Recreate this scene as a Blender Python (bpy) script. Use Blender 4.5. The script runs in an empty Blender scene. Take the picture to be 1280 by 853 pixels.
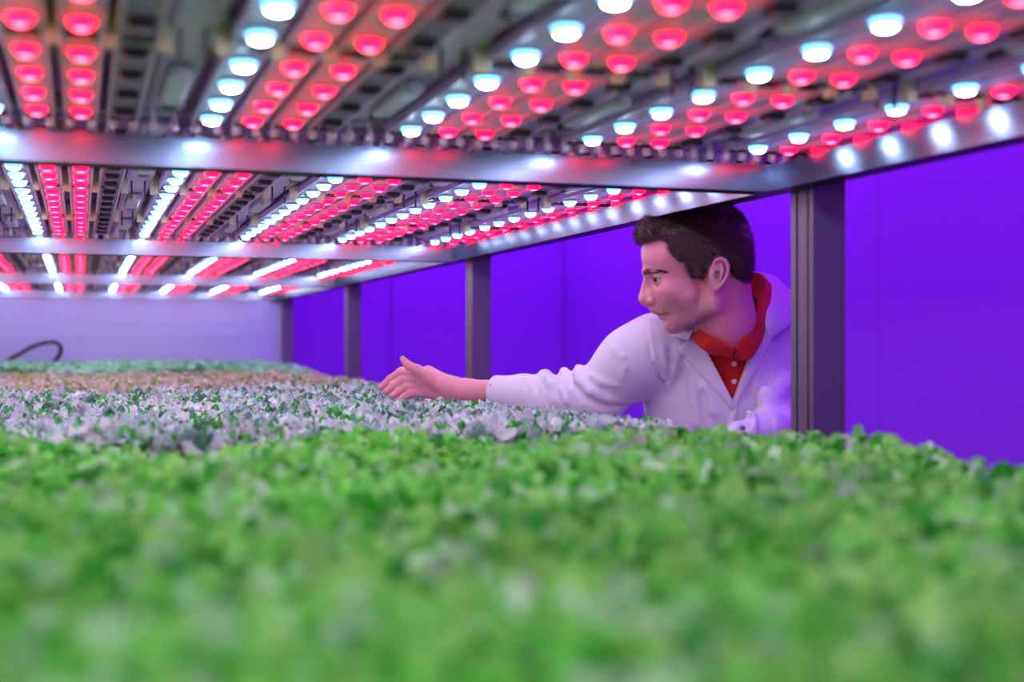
import bpy, math, random
import numpy as np
from mathutils import Vector, Matrix

random.seed(7)
RNG = np.random.default_rng(11)
C = bpy.context.scene.collection
PI = math.pi

# ------------------------------------------------------------------ camera numbers
F = 1620.0                       # focal length for a 1280 px wide frame
TH = math.atan2(540.0, F)        # yaw of the camera towards the aisle
SN, CS = math.sin(TH), math.cos(TH)
CZ = 1.30                        # camera height above the floor
HY = 430.0


def yaw2world(u, v, w):
    return (u * CS + v * SN, v * CS - u * SN, CZ + w)


# ------------------------------------------------------------------ materials
def mat(name, color=(.8, .8, .8), rough=.5, metal=0.0, noise=0.0, nscale=20.0, emit=None, estr=0.0,
        bump=0.0, bscale=60.0, attr=None, trans=0.0, spec=None, edge=None, aniso=0.0, stretch=None, sheen=0.0, sss=0.0):
    m = bpy.data.materials.new(name)
    m.use_nodes = True
    nt = m.node_tree
    N, L = nt.nodes, nt.links
    b = N['Principled BSDF']
    b.inputs['Base Color'].default_value = (*color, 1)
    b.inputs['Roughness'].default_value = rough
    b.inputs['Metallic'].default_value = metal
    if spec is not None:
        b.inputs['Specular IOR Level'].default_value = spec
    if edge is not None:
        b.inputs['Specular Tint'].default_value = (edge, edge, edge, 1)
    if sheen:
        b.inputs['Sheen Weight'].default_value = sheen
    if sss:
        b.inputs['Subsurface Weight'].default_value = sss
        b.inputs['Subsurface Radius'].default_value = (.012, .004, .002)
        b.inputs['Subsurface Scale'].default_value = 1.0
    tc = N.new('ShaderNodeTexCoord')
    vec = tc.outputs['Object']
    if stretch:
        mp = N.new('ShaderNodeMapping')
        mp.inputs['Scale'].default_value = stretch
        L.new(vec, mp.inputs['Vector'])
        vec = mp.outputs['Vector']
    src = None
    if attr:
        a = N.new('ShaderNodeAttribute')
        a.attribute_name = attr
        src = a.outputs['Color']
    if noise:
        n = N.new('ShaderNodeTexNoise')
        n.inputs['Scale'].default_value = nscale
        n.inputs['Detail'].default_value = 5
        L.new(vec, n.inputs['Vector'])
        r = N.new('ShaderNodeMapRange')
        r.inputs['To Min'].default_value = 1 - noise
        r.inputs['To Max'].default_value = 1 + noise
        L.new(n.outputs['Fac'], r.inputs['Value'])
        mx = N.new('ShaderNodeMix')
        mx.data_type = 'RGBA'
        mx.blend_type = 'MULTIPLY'
        mx.inputs['Factor'].default_value = 1
        if src:
            L.new(src, mx.inputs['A'])
        else:
            mx.inputs['A'].default_value = (*color, 1)
        L.new(r.outputs['Result'], mx.inputs['B'])
        src = mx.outputs['Result']
    if src:
        L.new(src, b.inputs['Base Color'])
    if bump:
        n2 = N.new('ShaderNodeTexNoise')
        n2.inputs['Scale'].default_value = bscale
        n2.inputs['Detail'].default_value = 4
        L.new(vec, n2.inputs['Vector'])
        bp = N.new('ShaderNodeBump')
        bp.inputs['Strength'].default_value = bump
        bp.inputs['Distance'].default_value = .002
        L.new(n2.outputs['Fac'], bp.inputs['Height'])
        L.new(bp.outputs['Normal'], b.inputs['Normal'])
    if aniso:
        b.inputs['Anisotropic'].default_value = aniso[0]
        b.inputs['Anisotropic Rotation'].default_value = aniso[2]
        tg = N.new('ShaderNodeTangent')
        tg.direction_type = 'RADIAL'
        tg.axis = aniso[1]
        L.new(tg.outputs['Tangent'], b.inputs['Tangent'])
    if emit:
        b.inputs['Emission Color'].default_value = (*emit, 1)
        b.inputs['Emission Strength'].default_value = estr
    if trans:
        t = N.new('ShaderNodeBsdfTranslucent')
        mxs = N.new('ShaderNodeMixShader')
        mxs.inputs['Fac'].default_value = trans
        if src:
            L.new(src, t.inputs['Color'])
        else:
            t.inputs['Color'].default_value = (*color, 1)
        out = N['Material Output']
        L.new(b.outputs['BSDF'], mxs.inputs[1])
        L.new(t.outputs['BSDF'], mxs.inputs[2])
        L.new(mxs.outputs['Shader'], out.inputs['Surface'])
    return m


M = {}
M['wall'] = mat('violet_lit_wall', (.48, .17, .88), .5, noise=.04, nscale=1.5, bump=.05, bscale=80)  # white wall with the violet of the aisle light put into its colour
M['floor'] = mat('epoxy_floor', (.45, .46, .5), .35, noise=.15, nscale=3)
M['ceiling'] = mat('ceiling_paint', (.7, .7, .74), .7, noise=.05, nscale=2)
M['steel'] = mat('brushed_steel', (.17, .12, .19), .45, .3, noise=.10, nscale=8, stretch=(1, 1, 30), bump=.08, bscale=20)
M['beamsteel'] = mat('rail_steel', (.28, .29, .38), .24, 1.0, noise=.07, nscale=8, edge=.28, aniso=(.75, 'Y', 0.0), bump=.05, bscale=14)
M['crosssteel'] = mat('beam_steel', (.19, .23, .33), .24, 1.0, noise=.07, nscale=8, edge=.2, aniso=(.60, 'X', .25), bump=.05, bscale=14)
M['darksteel'] = mat('dark_steel', (.055, .05, .06), .5, .6, noise=.15, nscale=10)
M['deck'] = mat('galvanised_deck', (.72, .45, .80), .5, .0, noise=.25, nscale=9)
M['bar'] = mat('anodised_bar', (.86, .58, .96), .4, .0, noise=.12, nscale=14)
M['board'] = mat('white_circuit_board', (.70, .50, .80), .5, noise=.08, nscale=30)
M['darkboard'] = mat('unlit_board', (.30, .22, .37), .45, .2, noise=.25, nscale=30)
M['black'] = mat('black_plastic', (.02, .018, .025), .35, noise=.2, nscale=30)
M['clip'] = mat('ivory_clip', (.86, .74, .50), .5, noise=.12, nscale=40)
M['endcap'] = mat('pale_cap', (.90, .74, .95), .4, noise=.08, nscale=40)
M['connector'] = mat('white_connector', (.70, .60, .74), .45, noise=.10, nscale=30)
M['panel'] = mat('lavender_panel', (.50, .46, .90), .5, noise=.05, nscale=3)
M['tray'] = mat('white_tray', (.80, .78, .82), .4, noise=.06, nscale=12)
M['media'] = mat('wet_growing_mat', (.16, .13, .10), .8, noise=.4, nscale=40, bump=.4)
M['led_w'] = mat('white_led_lens', (.8, .9, 1), .3, emit=(.12, .55, 1.0), estr=3.0)
M['led_w_die'] = mat('white_led_die', (1, 1, 1), .3, emit=(.62, .84, 1.12), estr=86)
M['led_r'] = mat('red_led_lens', (.7, .02, .08), .3, emit=(1.0, .0005, .022), estr=8.2)
M['led_r_die'] = mat('red_led_die', (1, .3, .4), .3, emit=(1.0, .075, .14), estr=9.0)
M['lens_rim'] = mat('clear_lens_rim', (.55, .5, .6), .25, noise=.05)
M['violet'] = mat('violet_tube_glass', (.5, .2, 1), .3, emit=(.45, .034, 1.0), estr=64)


# ------------------------------------------------------------------ mesh helpers
class MB:
    """collects shapes and links them as ONE mesh object"""
    def __init__(self):
        self.v, self.f, self.m = [], [], []

    def add(self, vs, fs, mi=0):
        o = len(self.v)
        self.v += [tuple(p) for p in vs]
        self.f += [tuple(i + o for i in f) for f in fs]
        self.m += [mi] * len(fs)
        return self

    def box(self, c, s, mi=0, bev=0.0):
        x, y, z = [k / 2 for k in s]
        if bev <= 0:
            vs = [(c[0] + a * x, c[1] + b * y, c[2] + d * z) for a in (-1, 1) for b in (-1, 1) for d in (-1, 1)]
            fs = [(0, 1, 3, 2), (4, 6, 7, 5), (0, 4, 5, 1), (2, 3, 7, 6), (0, 2, 6, 4), (1, 5, 7, 3)]
            return self.add(vs, fs, mi)
        b_ = min(bev, x * .9, y * .9, z * .9)
        rings = []
        for zz, k in ((-z, b_), (-z + b_, 0), (z - b_, 0), (z, b_)):
            xx, yy = x - k, y - k
            e = b_
            ring = [(-xx + e, -yy), (xx - e, -yy), (xx, -yy + e), (xx, yy - e), (xx - e, yy), (-xx + e, yy), (-xx, yy - e), (-xx, -yy + e)]
            rings.append([(c[0] + p[0], c[1] + p[1], c[2] + zz) for p in ring])
        vs = sum(rings, [])
        fs = [tuple(range(7, -1, -1)), tuple(range(24, 32))]
        for r in range(3):
            for i in range(8):
                j = (i + 1) % 8
                fs.append((r * 8 + i, r * 8 + j, r * 8 + 8 + j, r * 8 + 8 + i))
        return self.add(vs, fs, mi)

    def lathe(self, prof, c=(0, 0, 0), seg=16, mi=0, axis='z', cap0=True, cap1=True):
        vs, fs = [], []
        n = len(prof)
        for r, h in prof:
            for i in range(seg):
                a = 2 * PI * i / seg
                p = (r * math.cos(a), r * math.sin(a), h)
                if axis == 'y':
                    p = (p[0], -p[2], p[1])
                elif axis == 'x':
                    p = (p[2], p[0], p[1])
                vs.append((c[0] + p[0], c[1] + p[1], c[2] + p[2]))
        for k in range(n - 1):
            for i in range(seg):
                j = (i + 1) % seg
                fs.append((k * seg + i, k * seg + j, (k + 1) * seg + j, (k + 1) * seg + i))
        if cap0:
            fs.append(tuple(range(seg - 1, -1, -1)))
        if cap1:
            fs.append(tuple((n - 1) * seg + i for i in range(seg)))
        return self.add(vs, fs, mi)

    def prism(self, poly, a, b, axis='z', mi=0):
        """polygon extruded along an axis"""
        def mk(p, h):
            return {'z': (p[0], p[1], h), 'y': (p[0], h, p[1]), 'x': (h, p[0], p[1])}[axis]
        n = len(poly)
        vs = [mk(p, a) for p in poly] + [mk(p, b) for p in poly]
        fs = [tuple(range(n - 1, -1, -1)), tuple(range(n, 2 * n))]
        fs += [(i, (i + 1) % n, n + (i + 1) % n, n + i) for i in range(n)]
        return self.add(vs, fs, mi)

    def tube(self, pts, r, seg=10, mi=0):
        pts = [Vector(p) for p in pts]
        n = len(pts)
        vs, fs = [], []
        up = Vector((0, 0, 1))
        prev = None
        for i, p in enumerate(pts):
            t = (pts[min(i + 1, n - 1)] - pts[max(i - 1, 0)]).normalized()
            if prev is None:
                a = t.cross(up)
                if a.length < 1e-3:
                    a = t.cross(Vector((1, 0, 0)))
            else:
                a = prev - t * prev.dot(t)
            a.normalize()
            prev = a
            b = t.cross(a)
            rr = r[i] if isinstance(r, (list, tuple)) else r
            for k in range(seg):
                q = 2 * PI * k / seg
                vs.append(p + a * (rr * math.cos(q)) + b * (rr * math.sin(q)))
        for i in range(n - 1):
            for k in range(seg):
                j = (k + 1) % seg
                fs.append((i * seg + k, i * seg + j, (i + 1) * seg + j, (i + 1) * seg + k))
        fs.append(tuple(range(seg - 1, -1, -1)))
        fs.append(tuple((n - 1) * seg + k for k in range(seg)))
        return self.add(vs, fs, mi)

    def build(self, name, mats, parent=None, smooth=False, loc=None):
        me = bpy.data.meshes.new(name)
        me.from_pydata(self.v, [], self.f)
        if not isinstance(mats, (list, tuple)):
            mats = [mats]
        for k in mats:
            me.materials.append(k)
        me.polygons.foreach_set('material_index', self.m)
        if smooth:
            me.polygons.foreach_set('use_smooth', [True] * len(self.f))
        me.update()
        import bmesh
        bm = bmesh.new()
        bm.from_mesh(me)
        bmesh.ops.recalc_face_normals(bm, faces=bm.faces)
        bm.to_mesh(me)
        bm.free()
        o = bpy.data.objects.new(name, me)
        C.objects.link(o)
        if parent:
            o.parent = parent
        if loc:
            o.location = loc
        return o


def np_mesh(name, V, Q, mats, parent=None, cols=None, smooth=True, mi=None):
    """fast mesh from numpy arrays (quads or tris)"""
    me = bpy.data.meshes.new(name)
    k = Q.shape[1]
    me.vertices.add(len(V))
    me.vertices.foreach_set('co', np.ascontiguousarray(V, dtype=np.float32).ravel())
    me.loops.add(Q.size)
    me.loops.foreach_set('vertex_index', np.ascontiguousarray(Q, dtype=np.int32).ravel())
    me.polygons.add(len(Q))
    me.polygons.foreach_set('loop_start', np.arange(0, Q.size, k, dtype=np.int32))
    me.polygons.foreach_set('loop_total', np.full(len(Q), k, dtype=np.int32))
    me.update(calc_edges=True)
    me.polygons.foreach_set('use_smooth', np.full(len(Q), smooth))
    if not isinstance(mats, (list, tuple)):
        mats = [mats]
    for m_ in mats:
        me.materials.append(m_)
    if mi is not None:
        me.polygons.foreach_set('material_index', np.ascontiguousarray(mi, dtype=np.int32))
    if cols is not None:
        a = me.color_attributes.new('tint', 'FLOAT_COLOR', 'POINT')
        c4 = np.ones((len(V), 4), dtype=np.float32)
        c4[:, :3] = cols
        a.data.foreach_set('color', c4.ravel())
    me.update()
    o = bpy.data.objects.new(name, me)
    C.objects.link(o)
    if parent:
        o.parent = parent
    return o


def tag(o, label=None, cat=None, group=None, kind=None):
    if label:
        o['label'] = label
    if cat:
        o['category'] = cat
    if group:
        o['group'] = group
    if kind:
        o['kind'] = kind
    return o


def empty(name, loc=(0, 0, 0), rz=0.0):
    o = bpy.data.objects.new(name, None)
    o.empty_display_size = .1
    C.objects.link(o)
    o.location = loc
    o.rotation_euler = (0, 0, rz)
    return o


def kids(o):
    return list(o.children)


def copy_tree(o, parent=None):
    ch = kids(o)
    c = o.copy()
    C.objects.link(c)
    if parent:
        c.parent = parent
    for k in ch:
        copy_tree(k, c)
    return c


# ------------------------------------------------------------------ the room
XR, XL, YB, YF, ZC = 2.80, -2.6, 7.40, -2.6, 2.95
T = .12


def wall_panels(name, axis, at, a0, a1, seams, outward):
    """a wall made of insulated panels with narrow joints"""
    mb = MB()
    g = .004
    cuts = [a0] + [s for s in sorted(seams) if a0 < s < a1] + [a1]
    lo, hi = (at, at + outward * T)
    mid = at + outward * (T / 2 + .006)
    for i in range(len(cuts) - 1):
        p, q = cuts[i] + (g / 2 if i else 0), cuts[i + 1] - (g / 2 if i < len(cuts) - 2 else 0)
        c, s = (p + q) / 2, q - p
        if axis == 'x':
            mb.box(((lo + hi) / 2, c, ZC / 2), (T, s, ZC), 0, .003)
        else:
            mb.box((c, (lo + hi) / 2, ZC / 2), (s, T, ZC), 0, .003)
    if axis == 'x':
        mb.box((mid, (a0 + a1) / 2, ZC / 2), (T - .02, a1 - a0 - .01, ZC - .02))
    else:
        mb.box(((a0 + a1) / 2, mid, ZC / 2), (a1 - a0 - .01, T - .02, ZC - .02))
    return tag(mb.build(name, M['wall']), kind='structure')


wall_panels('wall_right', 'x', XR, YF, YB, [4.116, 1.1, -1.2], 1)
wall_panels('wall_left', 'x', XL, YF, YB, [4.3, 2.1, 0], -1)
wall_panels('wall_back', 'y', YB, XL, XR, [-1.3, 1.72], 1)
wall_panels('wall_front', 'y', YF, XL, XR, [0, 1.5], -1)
tag(MB().box(((XL + XR) / 2, (YF + YB) / 2, -.06), (XR - XL, YB - YF, .12)).build('floor', M['floor']), kind='structure')
tag(MB().box(((XL + XR) / 2, (YF + YB) / 2, ZC + .05), (XR - XL + .24, YB - YF + .24, .10)).build('ceiling', M['ceiling']), kind='structure')
tag(MB().prism([(YB, 0), (YB - .06, 0), (YB, .06)], XL, XR, 'x').build('trim_1', M['wall']), kind='structure')
tag(MB().prism([(XR, 0), (XR, .06), (XR - .06, 0)], YF, YB, 'y').build('trim_2', M['wall']), kind='structure')

# violet tubes that light the aisle from its ceiling
AISLE = [(2.0, .4), (2.0, 2.6), (2.0, 4.8), (2.0, 6.6), (-1.8, 1.5), (-1.8, 4.6)]


def make_tube_light():
    r = empty('tube_light')
    b = MB()
    b.prism([(-.04, 0), (.04, 0), (.025, .05), (-.025, .05)], -.65, .65, 'y')
    b.build('housing', M['connector'], r)
    g = MB()
    g.lathe([(.014, -.61), (.019, -.60), (.019, .60), (.014, .61)], (0, 0, -.022), 16, axis='y')
    g.build('tube', M['violet'], r, smooth=True)
    for s in (-1, 1):
        MB().box((0, s * .625, -.018), (.05, .03, .05), 0, .006).build('lamp_holder', M['connector'], r)
    return r


tl = make_tube_light()
TL_LBL = ['violet tube light on the aisle ceiling nearest the camera', 'violet tube light on the ceiling above the man in the lab coat',
          'violet tube light on the aisle ceiling past the man', 'violet tube light on the ceiling by the far right corner',
          'violet tube light over the left passage near the camera', 'violet tube light over the left passage towards the back wall']
for i, (x, y) in enumerate(AISLE):
    o = tl if i == 0 else copy_tree(tl)
    o.location = (x, y, ZC - .05)
    tag(o, TL_LBL[i], 'ceiling light', 'violet tube lights on the room ceiling')

# ------------------------------------------------------------------ the rack
PX0, PX1 = .978, 1.030                      # inner and outer faces of the posts
POST_Y = [-.075 + 1.67 * k for k in range(5)]
POST_Y = [p if k else -.09 for k, p in enumerate(POST_Y)]
BEAM_Y = [y + .055 for y in POST_Y]
Z_RB, Z_RT = CZ + .2190, CZ + .2560          # rail bottom / top
TRAY_Z = CZ - .172
rack = empty('grow_rack', (0, 3.2, 0))
tag(rack, 'long steel shelving rack holding the crop trays and the grow lights above them', 'rack')


def at_rack(o):
    o.location = (o.location[0], o.location[1] - 3.2, o.location[2])
    return o


def upright(x, y, side, parent):
    """slotted cold-formed upright: stepped channel open towards the rack"""
    w, d = .052, .060
    z1 = 2.45
    s = side
    # profile in x (towards outside) and y, near face flat, inner face with two grooves
    prof = [(0, 0), (0, .010), (.006, .010), (.006, .016), (0, .016), (0, .040), (.009, .040), (.009, .046), (0, .046), (0, d), (w, d), (w, 0)]
    mb = MB()
    mb.prism([(x + s * a, y + b) for a, b in (prof if s > 0 else prof[::-1])], .012, z1, 'z')
    o = mb.build('upright', M['steel'], parent)
    at_rack(o)
    f = MB().box((x + s * w / 2, y + d / 2, .006), (.12, .12, .012), 0, .003).build('foot_plate', M['darksteel'], o)
    st = MB()                                # black strips set into the two grooves of the inner face
    st.box((x + s * .0035, y + .013, 1.25), (.005, .006, 2.4))
    st.box((x + s * .0055, y + .043, 1.25), (.005, .006, 2.4))
    st.build('groove_strip', M['black'], o)
    # slots along the near face
    sl = MB()
    zz = .2
    return o


for y in POST_Y:
    upright(PX0, y, 1, rack)
    upright(-1.06, y, -1, rack)

# edge rails and beams of the light level
L0, L1 = POST_Y[0], POST_Y[-1] + .06


def crail(x, side):
    """C rail along the rack; inner face towards the plants"""
    s = side
    t = .003
    poly = [(x, Z_RB), (x + s * .040, Z_RB), (x + s * .040, Z_RB + t), (x + s * t, Z_RB + t), (x + s * t, Z_RT - t),
            (x + s * .040, Z_RT - t), (x + s * .040, Z_RT), (x, Z_RT)]
    return poly


for s, x in ((1, .9365), (-1, -1.018)):
    for i in range(4):
        y0 = L0 if i == 0 else BEAM_Y[i] + .016
        y1 = BEAM_Y[i + 1] + .014
        poly = crail(x, s)
        o = MB().prism(poly, y0, y1, 'y').build('edge_rail', M['beamsteel'], rack)
        at_rack(o)
for y in BEAM_Y:
    t = .003
    poly = [(y, Z_RB), (y + .030, Z_RB), (y + .030, Z_RB + t), (y + t, Z_RB + t), (y + t, Z_RT - t), (y + .030, Z_RT - t), (y + .030, Z_RT), (y, Z_RT)]
    o = MB().prism(poly, -1.018, .9365, 'x').build('cross_beam', M['crosssteel'], rack)
    at_rack(o)
    lip = MB().box((-.04, y + .034, Z_RB + .004), (1.95, .006, .010)).build('beam_lip', M['darksteel'], o)
    # arm that ties beam and rail to the posts
    for s, xa, xb in ((1, .9765, .980), (-1, -1.062, -1.056)):
        pass
# brackets between rail and post
for y in POST_Y:
    for s, xa in ((1, .977), (-1, -1.059)):
        o = MB().box((xa, y + .03, Z_RT - .018), (.006, .05, .03), 0, .001).build('rail_bracket', M['steel'], rack)
        at_rack(o)

# deck of the shelf above the lamps (corrugated sheet with ribs across)
for i in range(4):
    y0, y1 = POST_Y[i] + .06, POST_Y[i + 1] + .06
    mb = MB()
    z = CZ + .355
    n = 16
    pts_lo, w = [], (1.95) / n
    x = -1.015
    poly = []
    for k in range(n):
        poly += [(x, z), (x + w * .55, z), (x + w * .62, z + .012), (x + w * .93, z + .012)]
        x += w
    poly += [(x, z)]
    poly = poly + [(px_, pz_ + .002) for px_, pz_ in poly[::-1]]
    mb.prism(poly, y0, y1, 'y')
    o = mb.build('upper_deck', M['deck'], rack)
    at_rack(o)
    for q in (.25, .5, .75):
        yy = y0 + (y1 - y0) * q
        o = MB().box((-.04, yy, CZ + .335), (1.95, .028, .034), 0, .003).build('deck_purlin', M['deck'], rack)
        at_rack(o)

# crop level: rails, deck under the trays
for s, x in ((1, .940), (-1, -1.02)):
    o = MB().prism([(x, TRAY_Z - .10), (x + s * .036, TRAY_Z - .10), (x + s * .036, TRAY_Z - .03), (x, TRAY_Z - .03)], L0, L1, 'y').build('shelf_rail', M['steel'], rack)
    at_rack(o)
for y in POST_Y:
    o = MB().box((-.04, y + .03, TRAY_Z - .078), (1.96, .04, .04), 0, .003).build('shelf_beam', M['steel'], rack)
    at_rack(o)
# a lower level, seen only past the edge
for s, x in ((1, .940), (-1, -1.02)):
    o = MB().prism([(x, .45), (x + s * .036, .45), (x + s * .036, .52), (x, .52)], L0, L1, 'y').build('shelf_rail', M['steel'], rack)
    at_rack(o)
o = MB().box((-.04, (L0 + L1) / 2, .50), (1.94, L1 - L0, .02), 0, .003).build('lower_deck', M['deck'], rack)
at_rack(o)

# white end panel closing the far end of the rack
ep = MB()
ep.box((-.04, L1 + .010, CZ + .10), (2.12, .012, .62), 0, .002)
ep.box((-.04, L1 + .003, CZ + .035), (1.90, .004, .006), 0, .001)
ep.box((-.04, L1 + .003, CZ + .105), (1.90, .004, .004), 0, .001)
tag(ep.build('end_panel', M['panel']), 'pale lavender panel closing the far end of the rack behind the crops', 'panel')

# ------------------------------------------------------------------ LED grow lights
LZ = .262                                   # underside of the lens above the camera
BARL = 1.60
PITCH = .1045
BAR_DX = (.0, .0475, .095, .1425)


def led_mesh(kind):
    mb = MB()
    seg = 16
    if kind == 'dark':
        mb.box((0, 0, .004), (.022, .026, .008), 0, .002)
        mb.box((0, 0, -.0005), (.012, .014, .003), 1)
        o = mb.build('unlit_lens', [M['black'], M['darkboard']])
    else:
        q = .92 if kind == 'white' else .84
        prof = [(a_ * q, b_) for a_, b_ in [(.0138, .008), (.0138, .0040), (.0130, .0012), (.0116, -.0008), (.0095, -.0024), (.0072, -.0036), (.0052, -.0042), (.0030, -.0046)]]
        cut = 4 if kind == 'white' else 5
        mb.lathe(prof[:2], seg=seg, mi=2, cap0=False, cap1=False)
        mb.lathe(prof[1:cut + 1], seg=seg, mi=0, cap0=False, cap1=False)
        mb.lathe(prof[cut:], seg=seg, mi=1, cap0=False, cap1=True)
        o = mb.build('led_lens', [M['led_w'], M['led_w_die'], M['lens_rim']] if kind == 'white' else [M['led_r'], M['led_r_die'], M['lens_rim']], smooth=True)
    return o


JOINTS = (-.7000, -.177, .363)              # where the circuit boards of a bar meet


def led_positions():
    out = [-.757]
    for c, n in ((-.444, 5), (.093, 5), (.630, 4)):
        for k in range(n):
            out.append(c + (k - 2) * PITCH)
    return out


LEDY = led_positions()
protoLED = {k: led_mesh(k) for k in ('white', 'red', 'dark')}
PLED = {k: o.data for k, o in protoLED.items()}
for o in protoLED.values():
    bpy.data.objects.remove(o)


def bar_mesh(kind):
    """aluminium channel with three circuit boards in it"""
    mb = MB()
    w, h = .0375, .022
    z = .006
    poly = [(-w / 2, z), (-w / 2 + .003, z), (-w / 2 + .0045, z + .004), (w / 2 - .0045, z + .004), (w / 2 - .003, z), (w / 2, z),
            (w / 2, z + h * .5), (w / 2 - .008, z + h), (-w / 2 + .008, z + h), (-w / 2, z + h * .5)]
    mb.prism(poly, -BARL / 2, BARL / 2, 'y', 0)
    cuts = (-BARL / 2,) + JOINTS + (BARL / 2,)
    for a, b in zip(cuts[:-1], cuts[1:]):
        mb.box((0, (a + b) / 2, z + .0025), (.028, b - a - .012, .0022), 1)
        for y in (a + .010, b - .010):
            mb.box((0, y, z + .0005), (.026, .007, .004), 2)
        for y in (a + .022, b - .022):
            for e in (-1, 1):
                mb.box((e * .009, y, z + .001), (.004, .004, .003), 3)
    return mb


def add_leds_to(mb, kind):
    me = PLED[kind]
    for y in LEDY:
        for p in me.polygons:
            mi = 4 + p.material_index
            vs = [tuple(Vector(me.vertices[i].co) + Vector((0, y, 0))) for i in p.vertices]
            mb.add(vs, [tuple(range(len(vs)))], mi)
    return mb


def bar_obj(kind, parent, merged):
    brd = M['darkboard'] if kind == 'dark' else M['board']
    mats = [M['bar'], brd, M['black'], M['clip']]
    key = (kind, merged)
    if key not in BARCACHE:
        mb = bar_mesh(kind)
        if merged:
            add_leds_to(mb, kind)
            mats = mats + ([M['black'], M['darkboard']] if kind == 'dark' else ([M['led_w'], M['led_w_die'], M['lens_rim']] if kind == 'white' else [M['led_r'], M['led_r_die'], M['lens_rim']]))
        o = mb.build('light_bar', mats)
        BARCACHE[key] = o.data
        bpy.data.objects.remove(o)
    o = bpy.data.objects.new('light_bar', BARCACHE[key])
    C.objects.link(o)
    o.parent = parent
    return o


BARCACHE = {}


def make_fixture(merged):
    r = empty('led_grow_light')
    for i, kind in enumerate(('white', 'red', 'red', 'dark')):
        b = bar_obj(kind, r, merged)
        b.location = (BAR_DX[i], 0, 0)
        if kind == 'dark':
            b['label'] = 'dark bar of unlit lenses'
        elif kind == 'white':
            b['label'] = 'bar of white LEDs'
        else:
            b['label'] = 'bar of red LEDs'
        if not merged:
            for y in LEDY:
                l = bpy.data.objects.new('led_lens' if kind != 'dark' else 'unlit_lens', PLED[kind])
                C.objects.link(l)
                l.parent = b
                l.location = (0, y, 0)
    # driver housing beside the bars with its connectors
    h = MB()
    h.prism([(.168, .020), (.212, .020), (.212, .040), (.205, .048), (.175, .048), (.168, .040)], -BARL / 2 + .02, BARL / 2 - .02, 'y')
    h.prism([(.172, .017), (.176, .017), (.176, .021), (.172, .021)], -BARL / 2 + .02, BARL / 2 - .02, 'y')
    h.prism([(.204, .017), (.208, .017), (.208, .021), (.204, .021)], -BARL / 2 + .02, BARL / 2 - .02, 'y')
    hh = h.build('driver_housing', M['deck'], r)
    for yy in (-.45, .09, .60):
        c = MB()
        c.box((.190, yy, .012), (.024, .16, .014), 0, .003)
        c.box((.190, yy + .095, .010), (.016, .032, .010), 1, .002)
        c.box((.190, yy - .086, .009), (.012, .014, .014), 0, .002)
        c.build('connector', [M['connector'], M['black']], r)
    # cross brackets with their clips, at both joints of the boards
    for yy in JOINTS:
        c = MB()
        c.box((.095, yy, .034), (.236, .020, .010), 0, .002)
        for i in range(5):
            for s in (-1, 1):
                c.box((i * .0475 + s * .0218, yy, .0125), (.0075, .013, .033), 1, .001)
        c.box((.178, yy + .004, .004), (.003, .004, .030), 2)
        c.box((.200, yy + .004, .004), (.003, .004, .030), 2)
        c.build('cross_bracket', [M['deck'], M['clip'], M['black']], r)
    for s in (-1, 1):
        c = MB()
        c.box((.095, s * (BARL / 2 + .006), .026), (.236, .010, .022), 0, .002)
        for i in range(5):
            for e in (-1, 1):
                c.lathe([(.0030, -.0060), (.0050, -.0045), (.0060, -.0010), (.0058, .0030), (.0040, .0065), (.0030, .020)], (i * .0475 + e * .0125, s * (BARL / 2 + .002), .001), 12, 1)
        c.build('end_cap', [M['deck'], M['endcap']], r)
    return r


ORD = ['first', 'second', 'third', 'fourth', 'fifth', 'sixth', 'seventh', 'eighth']
BAYS = ['over the front green crop', 'over the silvery crop', 'over the reddish crop', 'over the far pale crop']
WX0 = .868
fx_full = make_fixture(False)
fx_merged = make_fixture(True)
first_full, first_merged = True, True
for k in range(8):
    for b in range(4):
        full = k <= (4 if b < 3 else 5)
        if full:
            o = fx_full if first_full else copy_tree(fx_full)
            first_full = False
        else:
            o = fx_merged if first_merged else copy_tree(fx_merged)
            first_merged = False
        yc = (BEAM_Y[b] + BEAM_Y[b + 1]) / 2 + .012
        o.location = (WX0 - .2405 * k, yc, CZ + LZ)
        tag(o, 'white and red LED light %s, %s from the edge rail' % (BAYS[b], ORD[k]), 'grow light', 'LED grow lights under the upper shelf')

# ------------------------------------------------------------------ trays
TL = ['white crop tray under the bright green lettuce', 'white crop tray under the silvery green crop', 'white crop tray under the reddish crop', 'white crop tray under the farthest pale green crop']
TRAYS = []
for b in range(4):
    y0, y1 = POST_Y[b] + .075 + (.0 if b else 0), POST_Y[b + 1] + .060
    r = empty('crop_tray', (-.04, (y0 + y1) / 2, TRAY_Z - .03))
    tag(r, TL[b], 'tray', 'white crop trays on the shelf')
    W2, D2 = .972, (y1 - y0) / 2
    mb = MB()
    mb.box((0, 0, -.012), (2 * W2 - .01, 2 * D2 - .01, .024), 0, .004)
    for s in (-1, 1):
        mb.box((s * (W2 - .010), 0, .014), (.020, 2 * D2, .036), 0, .005)
        mb.box((0, s * (D2 - .010), .022), (2 * W2 - .04, .020, .052), 0, .005)
    mb.build('tray_body', M['tray'], r)
    g = MB().box((0, 0, .010), (2 * W2 - .045, 2 * D2 - .045, .018), 0, .002)
    g.build('growing_mat', M['media'], r)
    TRAYS.append((y0, y1))

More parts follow.
